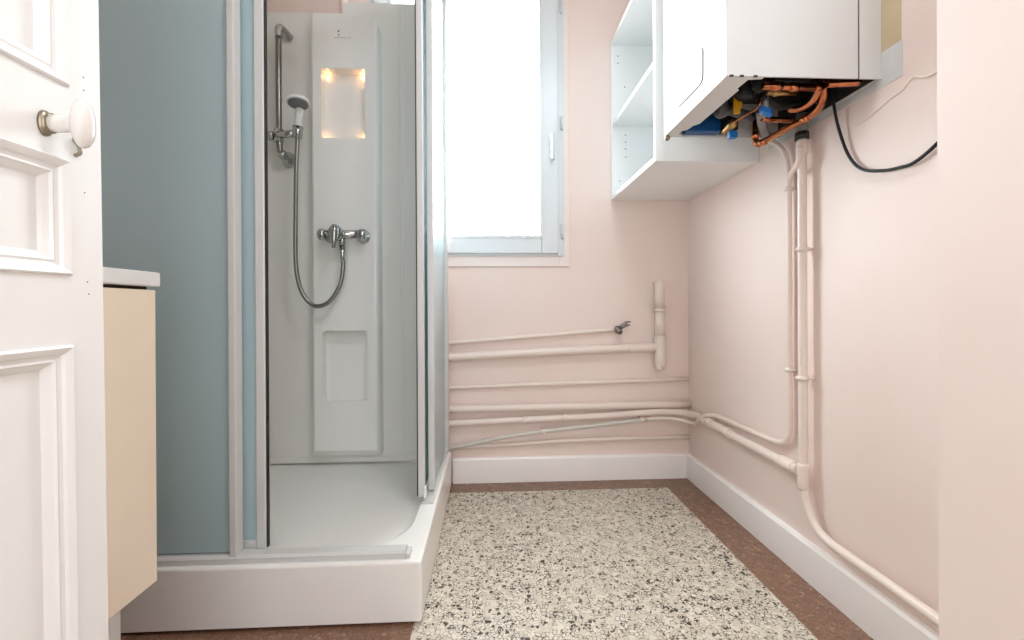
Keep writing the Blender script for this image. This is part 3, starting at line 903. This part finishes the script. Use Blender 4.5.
# ---------------------------------------------------------------- boiler
BX0, BY0, BY1, BZ0, BZ1 = 0.5388, 0.9964, 1.3646, 1.3005, 2.02
BXS = 0.8500                                      # seam between casing and rear frame
boi = thing('boiler', ((BX0 + XR) / 2, (BY0 + BY1) / 2, BZ0), 'white wall mounted gas boiler with its pipework open underneath', 'boiler')
s = 0.004
f = MB()
f.box(BX0, BX0 + s, BY0, BY1, BZ0, BZ1, 0.0018)
f.box(BX0 + 0.001, BXS, BY0, BY0 + s, BZ0, BZ1, 0.0012)
f.box(BX0 + 0.001, BXS, BY1 - s, BY1, BZ0, BZ1, 0.0012)
f.box(BX0 + 0.001, BXS, BY0 + 0.001, BY1 - 0.001, BZ1 - s, BZ1)
# folded lip along the bottom of the front, with a notched inner edge
f.prism([(BX0 + 0.001, BY0 + 0.002), (BX0 + 0.090, BY0 + 0.002), (BX0 + 0.090, BY0 + 0.012), (BX0 + 0.060, BY0 + 0.016), (BX0 + 0.058, BY0 + 0.060), (BX0 + 0.066, BY0 + 0.066), (BX0 + 0.064, BY0 + 0.265), (BX0 + 0.052, BY0 + 0.280), (BX0 + 0.048, BY0 + 0.310), (BX0 + 0.036, BY0 + 0.318), (BX0 + 0.036, BY0 + 0.345), (BX0 + 0.050, BY0 + 0.350), (BX0 + 0.050, BY1 - 0.002), (BX0 + 0.001, BY1 - 0.002)], 'z', BZ0 + 0.0002, BZ0 + 0.002)
mesh_obj('casing', f, M['boiler'], boi)
f = MB()
f.box(BXS + 0.004, XR - 0.0014, BY0 + 0.0004, BY0 + s, BZ0, BZ1, 0.001)
f.box(BXS + 0.004, XR - 0.0014, BY1 - s, BY1, BZ0, BZ1, 0.001)
f.box(XR - 0.008, XR - 0.0035, BY0 + s, BY1 - s, BZ0, BZ1)
mesh_obj('rear_frame', f, M['boiler'], boi)
mesh_obj('seam_gap', MB().box(BXS - 0.002, BXS + 0.006, BY0 + 0.0025, BY0 + 0.006, BZ0 + 0.004, BZ1 - 0.002), M['hole'], boi)
rr = round_rect(1.108, 1.262, 1.343, 1.436, 0.018, 6)
f = MB().prism(rr, 'x', BX0 - 0.0022, BX0 + 0.001, 0.0)
pc = mesh_obj('display_cover', f, M['boiler'], boi)
gl = [(BX0 - 0.0012, y, z) for y, z in rr]
mesh_obj('cover_rim', MB().tube(gl + gl[:1], 0.0016, 8), M['grey_pl'], pc)
for x, y in ((BX0 + 0.012, BY0 + 0.001), (BX0 + 0.036, BY0 + 0.001), (BX0 + 0.068, BY0 + 0.001)):
    mesh_obj('slot', MB().box(x - 0.005, x + 0.005, y - 0.0015, y + 0.002, BZ0 - 0.0006, BZ0 + 0.003), M['hole'], boi)
f = MB()
f.box(BX0 + 0.005, XR - 0.009, BY0 + 0.005, BY1 - 0.005, 1.405, 1.412)
f.box(BX0 + 0.0045, BX0 + 0.006, BY0 + 0.005, BY1 - 0.005, BZ0 + 0.004, 1.405)
f.box(BX0 + 0.006, XR - 0.009, BY0 + 0.0045, BY0 + 0.006, BZ0 + 0.004, 1.405)
f.box(XR - 0.0095, XR - 0.0085, BY0 + 0.006, BY1 - 0.006, BZ0 + 0.004, 1.405)
mesh_obj('inner_shade', f, M['boiler_in_shade'], boi)['label'] = 'inside of the casing painted dark as shade'  # lining coloured dark to stand for the shaded cavity
mesh_obj('fixing_screw', MB().lathe([(0, 0.004), (0.004, 0.008), (0.012, 0.0085), (0.016, 0.005)], (0.545, 1.352, BZ0 + 0.002), (0, 0, -1), 14), M['nickel'], boi)


def cop(name, pts, r, m='copper', step=6):
    return mesh_obj(name, MB().tube(smooth_path(pts, step), r, 14), M[m], boi)


cp_ = cop('copper_pipe', [(0.800, 1.316, 1.345), (0.800, 1.316, 1.30), (0.800, 1.315, 1.275), (0.803, 1.308, 1.263), (0.812, 1.285, 1.2655), (0.826, 1.250, 1.2715), (0.843, 1.204, 1.279), (0.857, 1.168, 1.285), (0.861, 1.140, 1.292), (0.854, 1.112, 1.305), (0.844, 1.095, 1.330), (0.840, 1.088, 1.37)], 0.0086)
for a, b in (((0.800, 1.316, 1.300), (0.800, 1.316, 1.282)), ((0.804, 1.307, 1.2625), (0.814, 1.287, 1.264)), ((0.850, 1.186, 1.282), (0.857, 1.168, 1.285))):
    mesh_obj('pipe_socket', MB().tube([a, b], 0.0105, 14), M['copper'], cp_)
cop('copper_pipe', [(0.822, 1.195, 1.318), (0.834, 1.180, 1.311), (0.839, 1.150, 1.308), (0.834, 1.110, 1.313), (0.826, 1.086, 1.335)], 0.0088)
cop('copper_pipe', [(0.775, 1.245, 1.312), (0.82, 1.250, 1.311), (0.885, 1.252, 1.311)], 0.0078)
cop('copper_pipe', [(0.812, 1.042, 1.310), (0.84, 1.036, 1.309), (0.880, 1.030, 1.309)], 0.0085)
f = MB().tube([(0.675, 1.080, 1.322), (0.81, 1.085, 1.322)], 0.0085, 14)
f.tube([(0.695, 1.081, 1.322), (0.725, 1.082, 1.322)], 0.0115, 8)
f.tube([(0.745, 1.083, 1.322), (0.767, 1.084, 1.322)], 0.0115, 8)
f.tube([(0.81, 1.085, 1.322), (0.838, 1.092, 1.328)], 0.009, 12)
mesh_obj('brass_manifold', f, M['copper'], boi)
f = MB().tube([(0.72, 1.135, 1.332), (0.80, 1.135, 1.332)], 0.0065, 12)
f.lathe([(0, 0.007), (0.003, 0.010), (0.016, 0.010), (0.018, 0.007)], (0.745, 1.135, 1.343), (0, 0, -1), 8)
mesh_obj('brass_branch', f, M['brass'], boi)
f = MB().lathe([(0, 0.022), (0.004, 0.026), (0.05, 0.026), (0.06, 0.018)], (0.69, 1.185, 1.40), (0, 0, -1), 20)
f.lathe([(0, 0.020), (0.02, 0.024), (0.045, 0.020), (0.055, 0.008)], (0.705, 1.135, 1.39), (0, 0, -1), 20)
f.box(0.72, 0.80, 1.10, 1.18, 1.345, 1.40, 0.006)
f.tube([(0.72, 1.16, 1.335), (0.80, 1.20, 1.325), (0.885, 1.16, 1.33)], 0.010, 12)
mesh_obj('pump', f, M['black'], boi)
f = MB().lathe([(0, 0.016), (0.02, 0.021), (0.04, 0.021), (0.05, 0.012)], (0.655, 1.25, 1.365), (0.2, 0, -1), 18)
f.tube([(0.61, 1.27, 1.35), (0.69, 1.26, 1.34), (0.77, 1.28, 1.33)], 0.014, 14)
mesh_obj('gas_valve', f, M['dark_pl'], boi)
mesh_obj('junction_box', MB().box(0.60, 0.675, 1.03, 1.09, 1.372, 1.40, 0.004), M['grey_pl'], boi)
mesh_obj('control_box', MB().box(0.592, 0.700, 1.325, 1.356, 1.304, 1.385, 0.004), M['navy'], boi)['label'] = 'dark blue control box'
mesh_obj('control_box', MB().box(0.703, 0.745, 1.310, 1.350, 1.305, 1.385, 0.003), M['black'], boi)
f = MB().box(0.671, 0.689, 1.202, 1.208, 1.306, 1.352, 0.0015)
f.box(0.689, 0.694, 1.202, 1.208, 1.322, 1.338, 0.001)
mesh_obj('tag', f, M['yellow'], boi)['label'] = 'yellow tag'
f = MB().lathe([(0, 0.006), (0.012, 0.009), (0.028, 0.011), (0.032, 0.013), (0.042, 0.013), (0.05, 0.009)], (0.692, 1.300, 1.292), (0.18, -0.85, 0.25), 12)
mesh_obj('brass_valve', f, M['brass'], boi)
f = MB().prism([(0.699, 1.291), (0.724, 1.287), (0.724, 1.270), (0.701, 1.268)], 'y', 1.276, 1.292, 0.002)
mesh_obj('valve_handle', f, M['blue'], boi)['label'] = 'bright blue valve handle'
f = MB().prism([(0.708, 1.300), (0.736, 1.292), (0.736, 1.272), (0.729, 1.274), (0.724, 1.280), (0.707, 1.284)], 'y', 1.135, 1.150, 0.002)
mesh_obj('valve_handle', f, M['blue'], boi)['label'] = 'bright blue valve handle'
f = MB().lathe([(0, 0.008), (0.01, 0.012), (0.03, 0.012), (0.034, 0.008)], (0.735, 1.155, 1.295), (0.1, 1, 0.1), 10)
f.tube([(0.736, 1.165, 1.30), (0.736, 1.165, 1.35)], 0.008, 10)
mesh_obj('valve_body', f, M['steel'], boi)
cop('capillary', [(0.700, 1.245, 1.300), (0.690, 1.235, 1.296), (0.694, 1.222, 1.298), (0.702, 1.200, 1.302), (0.716, 1.165, 1.308), (0.722, 1.158, 1.345)], 0.0028)
f = MB().tube(smooth_path([(0.770, 1.245, 1.335), (0.785, 1.262, 1.312), (0.815, 1.300, 1.300), (0.845, 1.335, 1.300), (0.862, 1.345, 1.300)], 5), 0.0115, 14)
mesh_obj('plastic_drain', f, M['grey_pl'], boi)

cb = smooth_path([(0.880, 1.120, 1.345), (0.885, 1.116, 1.30), (0.893, 1.110, 1.235), (0.899, 1.085, 1.155), (0.900, 1.045, 1.108), (0.900, 0.988, 1.087), (0.900, 0.945, 1.081), (0.900, 0.912, 1.081), (0.900, 0.868, 1.100), (0.900, 0.82, 1.135), (0.900, 0.76, 1.19), (0.900, 0.70, 1.25)], 8)
tag(mesh_obj('power_cable', MB().tube(cb, 0.0037, 10), M['black']), 'black cable hanging in a curve from the boiler on the right wall', 'cable')
